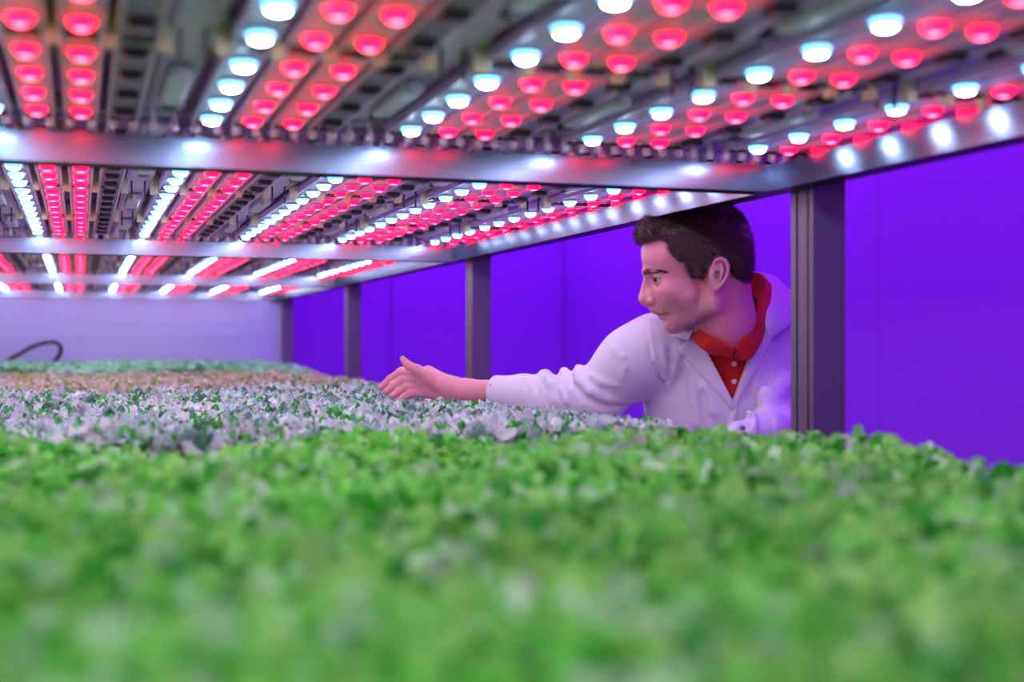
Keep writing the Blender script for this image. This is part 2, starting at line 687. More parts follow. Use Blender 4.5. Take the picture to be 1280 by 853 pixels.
# ------------------------------------------------------------------ crops (leaf carpets)
def leaf_template(kind):
    """curved ruffled blade, 4x3 quads, length 1 along +y"""
    ny, nx = (4, 4) if kind != 'small' else (3, 2)
    vs = []
    for j in range(ny + 1):
        t = j / ny
        wd = {'lettuce': .50 * math.sin(min(1, t * 1.15 + .10) * PI * .86) ** .8 + .03, 'kale': .42 * math.sin((t * .9 + .06) * PI) ** .7 + .03,
              'small': .40 * math.sin((t * .9 + .06) * PI) ** .8 + .02}[kind]
        for i in range(nx + 1):
            s = i / nx * 2 - 1
            ruf = .10 * abs(s) * math.sin(t * 11 + s * 2.5) if kind == 'lettuce' else .07 * abs(s) * math.sin(t * 9 + s)
            vs.append((s * wd, t, -.34 * t * t + .18 * t + .16 * s * s + ruf))
    fs = []
    for j in range(ny):
        for i in range(nx):
            a = j * (nx + 1) + i
            fs.append((a, a + 1, a + nx + 2, a + nx + 1))
    return np.array(vs, dtype=np.float32), np.array(fs, dtype=np.int32)


def smooth_noise(x, y, sc, seed):
    r = np.random.default_rng(seed)
    out = np.zeros_like(x)
    for k in range(7):
        a = r.uniform(0, 2 * PI)
        f_ = sc * r.uniform(.5, 1.8)
        out += np.sin((x * math.cos(a) + y * math.sin(a)) * f_ + r.uniform(0, 6.28))
    return out / 3.2


def crop(name, x0, x1, y0, y1, z_top, amp, spacing, leaves, size, kind, palette, weights, mater, seed, tilt=(.2, 1.1), edge_drop=.0, stem_h=.05, holes=()):
    """a dense carpet of small plants, each a whorl of leaves on a short stem"""
    r = np.random.default_rng(seed)
    xs = np.arange(x0, x1, spacing)
    ys = np.arange(y0, y1, spacing * .9)
    X, Y = np.meshgrid(xs, ys)
    X = X.ravel() + r.uniform(-.5, .5, X.size) * spacing
    Y = Y.ravel() + r.uniform(-.5, .5, Y.size) * spacing
    keep = np.ones(X.size, bool)
    for hx, hy, hr, hr2 in holes:
        keep &= ((X - hx) / hr) ** 2 + ((Y - hy) / hr2) ** 2 > 1
    X, Y = X[keep], Y[keep]
    n = X.size
    H = z_top + amp * smooth_noise(X, Y, 14, seed + 1) + amp * .6 * smooth_noise(X, Y, 45, seed + 2) + r.normal(0, amp * .5, n)
    if edge_drop:
        e = np.clip((X - (x1 - .10)) / .10, 0, 1)
        H -= edge_drop * e ** 2
    tv, tf = leaf_template(kind)
    nl = n * leaves
    px_ = np.repeat(X, leaves)
    py_ = np.repeat(Y, leaves)
    ph = np.repeat(H, leaves)
    az = r.uniform(0, 2 * PI, nl)
    lv = np.tile(np.arange(leaves), n) / max(1, leaves - 1)       # 0 = lowest leaf, 1 = heart leaf
    tl_ = tilt[0] + (tilt[1] - tilt[0]) * lv + r.normal(0, .28, nl)   # elevation angle
    sz = size * (1.15 - .45 * lv) * r.uniform(.7, 1.25, nl)
    roll = r.normal(0, .45, nl)
    ca, sa = np.cos(az), np.sin(az)
    ct, st = np.cos(tl_), np.sin(tl_)
    Yd = np.stack([ca * ct, sa * ct, st], 1)
    Xd0 = np.stack([-sa, ca, np.zeros(nl)], 1)
    Zd0 = np.cross(Xd0, Yd)
    Xd = Xd0 * np.cos(roll)[:, None] + Zd0 * np.sin(roll)[:, None]
    Zd = np.cross(Xd, Yd)
    base = np.stack([px_, py_, ph - sz * .45 * st - size * .55 * (1 - lv)], 1)
    V = (base[:, None, :] + (tv[None, :, 0:1] * Xd[:, None, :] + tv[None, :, 1:2] * Yd[:, None, :] + tv[None, :, 2:3] * Zd[:, None, :]) * sz[:, None, None]).reshape(-1, 3)
    Q = (tf[None] + (np.arange(nl) * len(tv))[:, None, None]).reshape(-1, 4)
    pal = np.array(palette, dtype=np.float32)
    plant_pick = r.choice(len(pal), n, p=weights)
    patch = smooth_noise(X, Y, 9, seed + 5)
    pick = np.repeat(plant_pick, leaves)
    own = r.random(nl) < .45
    pick = np.where(own, r.choice(len(pal), nl, p=weights), pick)
    col = pal[pick] * r.uniform(.75, 1.2, nl)[:, None] * (1 + .12 * np.repeat(patch, leaves))[:, None]
    # paler midrib, own colour of the leaf
    ribw = np.clip(1 - np.abs(tv[:, 0]) * 9, 0, 1)[None, :, None]
    cv = col[:, None, :] * (1 - .25 * ribw) + .25 * ribw * np.array([.55, .62, .42])[None, None]
    # stems: thin three-sided prisms
    sr = .0011
    a3 = np.array([0, 2.094, 4.188])
    ring = np.stack([np.cos(a3) * sr, np.sin(a3) * sr, np.zeros(3)], 1)
    lean = np.stack([r.normal(0, .004, n), r.normal(0, .004, n), np.zeros(n)], 1)
    bot = np.stack([X, Y, np.full(n, TRAY_Z - .012)], 1) + lean
    top = np.stack([X, Y, H - .004], 1)
    SV = np.concatenate([bot[:, None] + ring[None], top[:, None] + ring[None] * .8], 1).reshape(-1, 3)
    sf = np.array([(0, 1, 4, 3), (1, 2, 5, 4), (2, 0, 3, 5)])
    SQ = (sf[None] + (np.arange(n) * 6)[:, None, None]).reshape(-1, 4) + len(V)
    scol = np.tile(np.array([.38, .55, .25]), (len(SV), 1))
    o = np_mesh(name, np.concatenate([V, SV]), np.concatenate([Q, SQ]), mater, cols=np.clip(np.concatenate([cv.reshape(-1, 3), scol]), 0, 1))
    return o


M['leaf'] = mat('leaf_green', attr='tint', rough=.42, trans=.28, noise=.12, nscale=60)
M['leaf_wax'] = mat('leaf_waxy', attr='tint', rough=.30, trans=.14, noise=.12, nscale=60)
Z = lambda z: CZ + z
G1 = [(.23, .80, .11), (.40, .90, .18), (.03, .44, .02), (.58, .95, .50), (.86, .80, .80)]
crop_a = crop('lettuce_bed', -.96, .905, .08, 1.60, Z(-.130), .009, .0205, 7, .032, 'lettuce', G1, [.34, .30, .17, .17, .02], M['leaf'], 3, holes=[(.112, 1.60, .050, .16)])
tag(crop_a, 'bright green leafy lettuce carpet blurred across the foreground', 'lettuce', kind='stuff')
G2 = [(.74, .84, .88), (.92, .94, .98), (.04, .55, .05), (.10, .34, .22), (.38, .66, .56)]
crop_b = crop('kale_bed', -.96, .80, 1.665, 3.28, Z(-.120), .008, .0190, 6, .0245, 'kale', G2, [.27, .35, .17, .12, .09], M['leaf_wax'], 5, edge_drop=.012)
tag(crop_b, 'silvery green baby kale carpet under the reaching hand', 'kale', kind='stuff')
G3 = [(.82, .68, .60), (.56, .40, .24), (.52, .62, .18), (.82, .76, .74), (.22, .46, .08)]
crop_c = crop('red_lettuce_bed', -.96, .85, 3.36, 4.95, Z(-.118), .007, .022, 6, .026, 'lettuce', G3, [.34, .20, .16, .20, .10], M['leaf'], 8, edge_drop=.03)
tag(crop_c, 'reddish brown baby lettuce carpet behind the silvery green crop', 'lettuce', kind='stuff')
G4 = [(.34, .80, .52), (.50, .88, .70), (.12, .60, .22), (.65, .92, .80)]
crop_d = crop('pale_green_bed', -.96, .88, 5.03, 6.60, Z(-.096), .007, .026, 6, .028, 'lettuce', G4, [.35, .3, .2, .15], M['leaf'], 9, edge_drop=.03)
tag(crop_d, 'pale green leafy carpet at the far end of the rack', 'lettuce', kind='stuff')

# black hose looping up at the far left
def yp(px, py, D):
    """photo position at a distance, in the camera's level frame"""
    return ((px - 640) / F * D, D, (HY - py) / F * D)


hp_ = [(-90, 470, 6.1), (-45, 466, 6.1), (-8, 459, 6.1), (8, 452, 6.1), (25, 442, 6.12), (42, 433, 6.13), (58, 428.5, 6.15), (68, 428, 6.17), (75, 432, 6.2), (76, 439, 6.23), (73, 446, 6.25), (67, 454, 6.27), (62, 466, 6.28), (58, 476, 6.28)]
pts = [Vector(yaw2world(*yp(*p))) for p in hp_]
sm = []
for i in range(len(pts) - 1):
    p0, p1, p2, p3 = pts[max(i - 1, 0)], pts[i], pts[i + 1], pts[min(i + 2, len(pts) - 1)]
    for k in range(5):
        t = k / 5
        sm.append(.5 * ((2 * p1) + (p2 - p0) * t + (2 * p0 - 5 * p1 + 4 * p2 - p3) * t * t + (3 * p1 - p0 - 3 * p2 + p3) * t ** 3))
sm.append(pts[-1])
tag(MB().tube(sm, .010, 12).build('hose', M['black'], smooth=True), 'black irrigation hose looping up from the far crops by the left edge', 'hose')

# ------------------------------------------------------------------ distance-field modelling for the person
class Field:
    """signed distances on a grid; every shape only touches the cells near it"""
    def __init__(self, lo, hi, h):
        self.lo = np.array(lo, dtype=np.float32)
        self.h = h
        self.n = (np.ceil((np.array(hi) - np.array(lo)) / h)).astype(int) + 1
        self.d = np.full(self.n, .05, dtype=np.float32)

    def win(self, a, b):
        i0 = np.clip(np.floor((np.array(a) - self.lo) / self.h).astype(int), 0, self.n)
        i1 = np.clip(np.ceil((np.array(b) - self.lo) / self.h).astype(int) + 1, 0, self.n)
        sl = tuple(slice(int(p), int(q)) for p, q in zip(i0, i1))
        if any(s.stop <= s.start for s in sl):
            return None, None
        ax = [self.lo[k] + np.arange(sl[k].start, sl[k].stop, dtype=np.float32) * self.h for k in range(3)]
        return sl, np.meshgrid(*ax, indexing='ij', sparse=True)

    def apply(self, f, a, b, k=.0, mode='add', pad=.03):
        sl, g = self.win(np.array(a) - pad - k, np.array(b) + pad + k)
        if sl is None:
            return
        e = f(*g).astype(np.float32)
        d = self.d[sl]
        e = np.broadcast_to(e, d.shape)
        if mode == 'add':
            if k > 0:
                h = np.clip(.5 + .5 * (d - e) / k, 0, 1)
                r = d * (1 - h) + e * h - k * h * (1 - h)
            else:
                r = np.minimum(d, e)
        elif mode == 'sub':
            if k > 0:
                h = np.clip(.5 - .5 * (d + e) / k, 0, 1)
                r = d * (1 - h) - e * h + k * h * (1 - h)
            else:
                r = np.maximum(d, -e)
        elif mode == 'and':
            r = np.maximum(d, e)
        self.d[sl] = r

    # shapes
    def ell(self, c, r, k=.0, mode='add', R=None):
        c = np.array(c, float)
        r = np.array(r, float)
        m = max(r)

        def f(x, y, z):
            p = [x - c[0], y - c[1], z - c[2]]
            if R is not None:
                p = [R[0][i] * p[0] + R[1][i] * p[1] + R[2][i] * p[2] for i in range(3)]
            q = [p[i] / r[i] for i in range(3)]
            k0 = np.sqrt(q[0] ** 2 + q[1] ** 2 + q[2] ** 2)
            k1 = np.sqrt((q[0] / r[0]) ** 2 + (q[1] / r[1]) ** 2 + (q[2] / r[2]) ** 2) + 1e-9
            return k0 * (k0 - 1) / k1
        self.apply(f, c - m, c + m, k, mode)

    def cone(self, a, b, ra, rb, k=.0, mode='add', flat=None):
        """tapered capsule"""
        a = np.array(a, float)
        b = np.array(b, float)
        ab = b - a
        L2 = float(ab @ ab) + 1e-12

        def f(x, y, z):
            t = np.clip(((x - a[0]) * ab[0] + (y - a[1]) * ab[1] + (z - a[2]) * ab[2]) / L2, 0, 1)
            dx, dy, dz = x - a[0] - t * ab[0], y - a[1] - t * ab[1], z - a[2] - t * ab[2]
            return np.sqrt(dx * dx + dy * dy + dz * dz) - (ra + (rb - ra) * t)
        m = max(ra, rb)
        self.apply(f, np.minimum(a, b) - m, np.maximum(a, b) + m, k, mode)

    def chain(self, pts, rs, k=.0, mode='add'):
        for i in range(len(pts) - 1):
            self.cone(pts[i], pts[i + 1], rs[i], rs[i + 1], k, mode)

    def mesh(self, level=0.0, smooth=1):
        return surface_nets(self.d - level, self.lo, self.h, smooth)


def surface_nets(d, lo, h, smooth=1):
    s = d < 0
    nx, ny, nz = d.shape
    cnt = np.zeros((nx - 1, ny - 1, nz - 1), dtype=np.int8)
    for i in (0, 1):
        for j in (0, 1):
            for k in (0, 1):
                cnt += s[i:nx - 1 + i, j:ny - 1 + j, k:nz - 1 + k]
    act = (cnt > 0) & (cnt < 8)
    idx = np.argwhere(act)
    ids = np.full(act.shape, -1, dtype=np.int32)
    ids[act] = np.arange(len(idx))
    P = np.zeros((len(idx), 3))
    W = np.zeros(len(idx))
    corners = [(i, j, k) for i in (0, 1) for j in (0, 1) for k in (0, 1)]
    vals = {c: d[idx[:, 0] + c[0], idx[:, 1] + c[1], idx[:, 2] + c[2]] for c in corners}
    for c in corners:
        for ax in range(3):
            if c[ax] == 0:
                c2 = tuple(1 if q == ax else c[q] for q in range(3))
                a, b = vals[c], vals[c2]
                m = (a < 0) != (b < 0)
                t = np.where(m, a / np.where(m, a - b, 1), 0)
                p = np.tile(np.array(c, float), (len(idx), 1))
                p[:, ax] = t
                P += p * m[:, None]
                W += m
    V = (idx + P / W[:, None]) * h + lo[None]
    Q = []
    for ax in range(3):
        o1, o2 = [(1, 2), (2, 0), (0, 1)][ax]
        sl0 = [slice(None)] * 3
        sl1 = [slice(None)] * 3
        sl0[ax] = slice(0, -1)
        sl1[ax] = slice(1, None)
        a, b = s[tuple(sl0)], s[tuple(sl1)]
        e = np.argwhere(a != b)
        ok = (e[:, o1] > 0) & (e[:, o2] > 0) & (e[:, o1] < d.shape[o1] - 1) & (e[:, o2] < d.shape[o2] - 1)
        e = e[ok]
        ins = a[e[:, 0], e[:, 1], e[:, 2]]
        c = []
        for p, q in ((-1, -1), (0, -1), (0, 0), (-1, 0)):
            f = e.copy()
            f[:, o1] += p
            f[:, o2] += q
            c.append(ids[f[:, 0], f[:, 1], f[:, 2]])
        q4 = np.stack(c, 1)
        q4[~ins] = q4[~ins][:, ::-1]
        Q.append(q4)
    Q = np.concatenate(Q)
    for _ in range(smooth):
        acc = np.zeros_like(V)
        n = np.zeros(len(V))
        for i in range(4):
            a, b = Q[:, i], Q[:, (i + 1) % 4]
            for q in range(3):
                acc[:, q] += np.bincount(a, V[b, q], len(V)) + np.bincount(b, V[a, q], len(V))
            n += np.bincount(a, minlength=len(V)) + np.bincount(b, minlength=len(V))
        V = V * .5 + .5 * acc / np.maximum(n, 1)[:, None]
    return V, Q


def poly_sdf(poly, X, Y):
    """signed distance to a closed 2-D polygon"""
    d = np.full(np.broadcast(X, Y).shape, 1e9)
    s = np.ones(d.shape)
    n = len(poly)
    for i in range(n):
        ax_, ay = poly[i]
        bx_, by = poly[i - 1]
        ex, ey = bx_ - ax_, by - ay
        wx, wy = X - ax_, Y - ay
        t = np.clip((wx * ex + wy * ey) / (ex * ex + ey * ey + 1e-12), 0, 1)
        d = np.minimum(d, (wx - ex * t) ** 2 + (wy - ey * t) ** 2)
        c1, c2, c3 = Y >= ay, Y < by, ex * wy > ey * wx
        s = np.where((c1 & c2 & c3) | (~c1 & ~c2 & ~c3), -s, s)
    return s * np.sqrt(d)


def rot(ax_, deg):
    return np.array(Matrix.Rotation(math.radians(deg), 3, ax_))


ROOT = np.array([.54, 2.70, -CZ])             # feet, in the camera's level frame
man = empty('person', yaw2world(.54, 2.70, -CZ), -TH)
tag(man, 'dark-haired man in a white lab coat over a red polo shirt, reaching over the crops', 'person')
DH = 2.27
S = DH / F


def H(px, py, t=0.0):
    """a point of the head seen in profile; t is sideways in mm, negative towards the camera"""
    return ((px - 640) * S, DH + t / 1000, (HY - py) * S)


def P3(px, py, D):
    return ((px - 640) / F * D, D, (HY - py) / F * D)


def pxpoly(pts, D):
    return [((x - 640) / F * D, (HY - y) / F * D) for x, y in pts]


M['skin'] = mat('skin', attr='tint', rough=.42, noise=.06, nscale=220, bump=.12, bscale=700, sss=.12)
M['hair'] = mat('dark_brown_hair', (.075, .028, .030), .38, noise=.3, nscale=300, stretch=(1, 1, .3), spec=.35)
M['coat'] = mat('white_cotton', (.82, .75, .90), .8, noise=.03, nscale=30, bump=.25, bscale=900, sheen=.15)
M['polo'] = mat('red_polo_cotton', (.62, .012, .008), .8, noise=.10, nscale=120, bump=.4, bscale=1400, sheen=.05)
M['button'] = mat('pearl_button', (.85, .80, .80), .2, noise=.05, nscale=200)
M['trousers'] = mat('navy_trousers', (.03, .035, .07), .85, noise=.1, nscale=60)
M['shoe'] = mat('black_leather', (.02, .02, .02), .35, noise=.1, nscale=60)
M['eye'] = mat('eyeball', attr='tint', rough=.08)
px = S * 1000                                  # mm per photo pixel at the head


def to_root(V):
    return V - ROOT[None]


# ---- head and neck
hd = Field((.20, 2.12, -.17), (.56, 2.44, .27), .0016)
mm = .001
Rt = rot('Y', -8)
hd.ell(H(869, 309), (62 * S, .074, 53 * S), R=Rt)                     # cranium
hd.ell(H(832, 322), (29 * S, .058, 31 * S), .02)                      # forehead
hd.ell(H(905, 318), (29 * S, .060, 36 * S), .02)                      # occiput
hd.ell(H(839, 357), (27 * S, .050, 40 * S), .018)                     # mid face
hd.ell(H(857, 372), (27 * S, .056, 32 * S), .018)                     # cheek
hd.ell(H(846, 397), (16 * S, .030, 17 * S), .014)                     # mouth block
hd.ell(H(840, 407), (9.5 * S, .019, 9.5 * S), .010)                   # chin
for sd in (-1, 1):
    hd.cone(H(845, 405, sd * 12), H(886, 383, sd * 48), .012, .013, .016)   # jaw
    hd.cone(H(886, 383, sd * 48), H(888, 350, sd * 56), .013, .014, .014)
    hd.ell(H(836, 364, sd * 38), (12 * S, .013, 9 * S), .016)         # cheek bone
    hd.cone(H(806.5, 340.5, sd * 9), H(818, 338, sd * 34), .0052, .0050, .010)   # brow
    hd.ell(H(813.5, 352, sd * 32), (8.5 * S, .015, 7.5 * S), .009, 'sub')       # socket
hd.cone(H(808.5, 349), H(804.5, 371), .0062, .0082, .007)             # nose bridge
hd.ell(H(805.2, 375.2), (6.6 * S, .0098, 6.4 * S), .006)
hd.cone(H(812, 372), H(818, 385), .012, .010, .010)                   # base of the nose
for sd in (-1, 1):
    hd.ell(H(812.5, 377.2, sd * 11.5), (5.6 * S, .0058, 4.6 * S), .0035)
    hd.ell(H(809.8, 382.4, sd * 6.2), (3.2 * S, .0028, 1.7 * S), .0015, 'sub')   # nostril
    hd.cone(H(818.5, 372.5, sd * 16), H(819.5, 381, sd * 17), .0016, .0014, .004, 'sub')
hd.ell(H(829, 388.6), (10 * S, .023, 7 * S), .008)                    # upper lip block
hd.ell(H(827.6, 391.3), (5.6 * S, .021, 3.0 * S), .0035)              # lips
hd.ell(H(829.2, 397.6), (5.2 * S, .019, 3.4 * S), .0035)
hd.chain([H(820, 394.2, 0), H(824.5, 393.9, -14), H(832, 391.6, -22), H(837.5, 388.6, -27)], [.0013, .0012, .0011, .0011], .0014, 'sub')
hd.chain([H(820, 394.2, 0), H(824.5, 393.9, 14), H(832, 391.6, 22), H(837.5, 388.6, 27)], [.0013, .0012, .0011, .0011], .0014, 'sub')
hd.ell(H(827.5, 403.2), (4.2 * S, .016, 2.6 * S), .006, 'sub')        # dip over the chin
# eyelids
for sd in (-1, 1):
    ec = np.array(H(822.6, 350.2, sd * 30.5))
    hd.ell(ec, (.0125, .0125, .0125), .0035)
    ax_dir = np.array([-.80, sd * .60, 0])

    def slot(x, y, z, ec=ec, sd=sd):
        p, q, r_ = x - ec[0], y - ec[1], z - ec[2]
        a = -p * .86 + q * sd * .50             # outwards through the pupil
        b = p * .50 + q * sd * .86              # towards the temple
        r_ = r_ + .0012 + .00 * b
        return np.maximum(np.sqrt((b / .0118) ** 2 + (r_ / .0036) ** 2) * .0036 - .0036, .004 - a)
    hd.apply(slot, ec - .02, ec + .02, .0006, 'sub', .002)
    hd.chain([H(811.5, 346.6, sd * 21), H(814.5, 343.8, sd * 30), H(820, 344.0, sd * 38), H(828.6, 348.6, sd * 42)], [.0009, .0014, .0014, .0008], .0016)   # upper lid fold
# ears
for sd in (-1, 1):
    e = lambda a, b, t: H(a, b, sd * t)
    hd.ell(e(888, 345, 72), (10 * S, .008, 17 * S), .006, R=rot('Y', 12))
    rim = [(883.5, 345, 73), (882.6, 336, 76), (885.5, 329.5, 79), (891, 327, 81), (897, 329.5, 83), (900.3, 336, 84), (900, 344, 84), (897, 352, 82), (892.5, 359, 79), (888, 363.5, 76)]
    hd.chain([e(*p) for p in rim], [.0026, .0028, .003, .0032, .0034, .0033, .0031, .0030, .0032, .0042], .0012)
    hd.ell(e(886.5, 362.5, 75), (4.4 * S, .004, 5.2 * S), .003)
    hd.chain([e(893, 334, 80), e(894.6, 341, 80.5), e(892.5, 349, 79), (e(888, 354, 76))], [.0018, .0022, .0022, .002], .001)
    hd.ell(e(888.5, 347, 80.5), (3.7 * S, .006, 5.4 * S), .0012, 'sub')
    hd.ell(e(882.5, 348, 74.5), (2.8 * S, .0035, 3.4 * S), .002)
# neck
hd.cone(H(900, 352), H(910, 402, 14), .053, .048, .022)
hd.cone(H(910, 402, 14), H(914, 432, 100), .048, .042, .02)
hd.cone(H(893, 380, -38), H(912, 430, -14), .010, .008, .016)          # neck tendon
hd.ell(H(880, 413, 0), (9 * S, .010, 12 * S), .02)                     # larynx
V, Q = hd.mesh(smooth=1)
pinklit_skin = np.array([.80, .27, .35])  # skin tone with the pink light mixed into its colour
xp = V[:, 0] / S + 640
yp_ = HY - V[:, 2] / S
tt = np.abs(V[:, 1] - DH) * 1000
col = np.tile(pinklit_skin, (len(V), 1))


def blend(mask, c, amt):
    global col
    m_ = np.clip(mask, 0, 1)[:, None] * amt
    col = col * (1 - m_) + np.array(c)[None] * m_


def edist(cx, cy, rx, ry):
    return np.sqrt(((xp - cx) / rx) ** 2 + ((yp_ - cy) / ry) ** 2)


nz = (np.sin(xp * 5.1 + yp_ * 3.7) * np.sin(yp_ * 6.3 - xp * 2.9) + 1) / 2
blend((1.25 - edist(852, 396, 34, 24)) * 2.2 * (xp > 817) * (yp_ > 372 - (xp - 850) * .2), (.34, .22, .20), .68 * (.45 + .55 * nz)[:, None])
blend((1.2 - edist(826, 386.5, 7, 3)) * 3, (.36, .22, .20), .35)
blend((1.1 - edist(826.5, 392.2, 10, 2.4)) * 5 * (tt < 25), (.58, .20, .19), .75)
blend((1.1 - edist(828, 397.6, 8.5, 2.6)) * 5 * (tt < 22), (.60, .22, .21), .70)
mouthline = (1.6 - np.abs(yp_ - np.interp(xp, [820, 825, 832, 838], [394.2, 393.9, 391.6, 388.4]))) * (xp < 838.5) * (xp > 818) * (tt < 29)
blend(mouthline * .7, (.14, .04, .045), .85)
blend((1.1 - edist(805, 377, 9, 6)) * 1.5, (.76, .38, .33), .35)
blend((1.1 - edist(890, 345, 13, 20)) * 2 * (tt > 66), (.78, .40, .35), .45)
blend((1.05 - edist(887.5, 347, 4, 6)) * 4 * (tt > 66) * (tt < 80), (.30, .10, .09), .7)
blend((1.2 - edist(816, 350, 11, 8)) * 2 * (tt > 14), (.52, .30, .27), .4)
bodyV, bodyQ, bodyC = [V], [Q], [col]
headV, headQ = V, Q

# eyes, brows, lashes as children
EYE = []
for sd in (-1, 1):
    ec = np.array(H(822.6, 350.2, sd * 30.5))
    f = Field(ec - .015, ec + .015, .0008)
    f.ell(ec, (.0113,) * 3)
    gaze = np.array([-.93, sd * .34, -.10])
    gaze /= np.linalg.norm(gaze)
    f.ell(ec + gaze * .0052, (.0072,) * 3, .001)
    v, q = f.mesh()
    dd = (v - ec) / np.linalg.norm(v - ec, axis=1)[:, None]
    ca = dd @ gaze
    c = np.tile(np.array([.56, .46, .46]), (len(v), 1))
    c[ca > math.cos(.60)] = (.085, .045, .03)
    c[ca > math.cos(.27)] = (.01, .01, .01)
    EYE.append(np_mesh('eye', to_root(v), q, M['eye'], man, cols=c))


for sd in (-1, 1):
    ec = np.array(H(822.6, 350.2, sd * 30.5))
    o1, o2 = np.array([-.86, sd * .50, 0]), np.array([.50, sd * .86, 0])
    lash = []
    for b_ in np.linspace(-.0112, .0112, 9):
        z_ = -.0012 + .0034 * math.sqrt(max(0, 1 - (b_ / .0118) ** 2))
        a_ = math.sqrt(max(0, .0129 ** 2 - b_ ** 2 - z_ ** 2))
        lash.append(ec + o1 * a_ + o2 * b_ + np.array([0, 0, z_]) - ROOT)
    MB().tube(lash, [.0003, .0006, .0007, .0008, .0008, .0008, .0008, .0007, .0004], 6).build('eyelash', M['hair'], man, smooth=True)

# ---- hair: clipped cap plus short strands
hairline = [(797.5, 300), (803, 307), (812, 303.5), (822, 302.5), (830, 309), (831, 318), (835, 325), (842, 329), (850, 332.5), (855, 340), (861, 349), (867.5, 351.5), (871, 346), (876, 333),
            (881, 325), (889, 321.5), (897, 323.5), (903, 330), (905, 342), (911, 349), (921, 356), (936, 357.5), (943, 345), (950, 300), (935, 240), (860, 225), (790, 250), (786, 290)]
hr = Field((.20, 2.15, .08), (.47, 2.39, .27), .0021)
hr.ell(H(869, 307), (64.5 * S, .0775, 55 * S), R=Rt)
hr.ell(H(905, 316), (32.5 * S, .0645, 39 * S), .02)
hr.ell(H(828, 302), (29 * S, .056, 24 * S), .02)                       # front
hr.ell(H(819, 292), (19 * S, .045, 16 * S), .02)
hr.ell(H(868, 300), (58 * S, .070, 52 * S), .02)
hr.cone(H(850, 322, -61), H(867, 347, -66), .0100, .0070, .012)         # sideburn
hr.cone(H(850, 322, 61), H(867, 347, 66), .0100, .0070, .012)
hr.ell(H(912, 340, 0), (24 * S, .060, 22 * S), .02)                     # nape
PH = [((x - 640) * S, (HY - y) * S) for x, y in hairline]
sl, g = hr.win(hr.lo, hr.lo + hr.n * hr.h)
pd = poly_sdf(PH, g[0][:, :, :], g[2][:, :, :]).astype(np.float32)
# towards the middle of the forehead the line sits the same, so a straight extrusion is enough
hr.d = np.maximum(hr.d, np.broadcast_to(pd, hr.d.shape))
hV, hQ = hr.mesh(smooth=2)


def tri_normals(V, Q):
    a = V[Q[:, 2]] - V[Q[:, 0]]
    b = V[Q[:, 3]] - V[Q[:, 1]]
    n = np.cross(a, b)
    ar = np.linalg.norm(n, axis=1)
    return n / (ar[:, None] + 1e-12), ar


fn, fa = tri_normals(hV, hQ)
hair = np_mesh('hair', to_root(hV), hQ, M['hair'], man)
hair['label'] = 'short dark brown hair'
r = np.random.default_rng(4)
N = 30000
pick = r.choice(len(hQ), N, p=fa / fa.sum())
pick = pick[fn[pick, 2] > -.75]
bc = hV[hQ[pick]].mean(1) + r.normal(0, .0008, (len(pick), 3))
nn = fn[pick]
flow = np.tile(np.array([.55, 0, -.35]), (len(pick), 1))
top = np.clip((bc[:, 2] - .20) / .03, 0, 1)[:, None]
front = np.clip((.27 - bc[:, 0]) / .04, 0, 1)[:, None]
flow = flow * (1 - top) + top * np.array([-.5, -.15, .15])
flow = flow * (1 - front) + front * np.array([-.45, 0, .35])
flow = flow + r.normal(0, .22, flow.shape)
flow -= nn * (flow * nn).sum(1)[:, None]
dr = flow + nn * .55
dr /= np.linalg.norm(dr, axis=1)[:, None]
ln = r.uniform(.005, .010, len(pick)) * (1 + .5 * top[:, 0])
sdv = np.cross(dr, nn)
sdv /= np.linalg.norm(sdv, axis=1)[:, None] + 1e-9
wd = .00045
mid = bc + dr * ln[:, None] * .55
tip = mid + (dr * .8 + flow * .5) * ln[:, None] * .5
SV = np.stack([bc - sdv * wd, bc + sdv * wd, mid + sdv * wd * .8, mid - sdv * wd * .8, tip + sdv * wd * .25, tip - sdv * wd * .25], 1).reshape(-1, 3)
SQ = (np.array([(0, 1, 2, 3), (3, 2, 4, 5)])[None] + (np.arange(len(pick)) * 6)[:, None, None]).reshape(-1, 4)
np_mesh('hair_strands', to_root(SV), SQ, M['hair'], hair)
# eyebrows of short strands
for sd in (-1, 1):
    n = 520
    t = r.random(n)
    bx_ = np.interp(t, [0, .4, .8, 1], [804.5, 811, 822, 829])
    by = np.interp(t, [0, .4, .8, 1], [342.5, 338.5, 338.2, 341.5]) + r.normal(0, 1, n) * np.interp(t, [0, 1], [1.3, .6])
    bt = np.interp(t, [0, .4, .8, 1], [9, 23, 38, 46])
    pos = np.array([H(a, b, sd * c) for a, b, c in zip(bx_, by, bt)])
    # pull them onto the skin: nearest vertex
    near = headV[(headV[:, 0] < .28) & (headV[:, 2] > .09) & (headV[:, 2] < .16) & (sd * (headV[:, 1] - DH) > 0)]
    for i in range(n):
        pos[i] = near[((near - pos[i]) ** 2).sum(1).argmin()] + np.array([-.0004, sd * .0006, 0])
    dv = np.stack([np.full(n, .7), np.full(n, sd * .45), r.normal(.10, .25, n)], 1)
    dv /= np.linalg.norm(dv, axis=1)[:, None]
    wv = np.tile(np.array([0, 0, .00042]), (n, 1))
    l_ = r.uniform(.004, .007, n)[:, None]
    SV = np.stack([pos - wv, pos + wv, pos + dv * l_ + wv * .3, pos + dv * l_ - wv * .3], 1).reshape(-1, 3)
    SQ = np.arange(4 * n).reshape(-1, 4)
    np_mesh('eyebrow', to_root(SV), SQ, M['hair'], man)

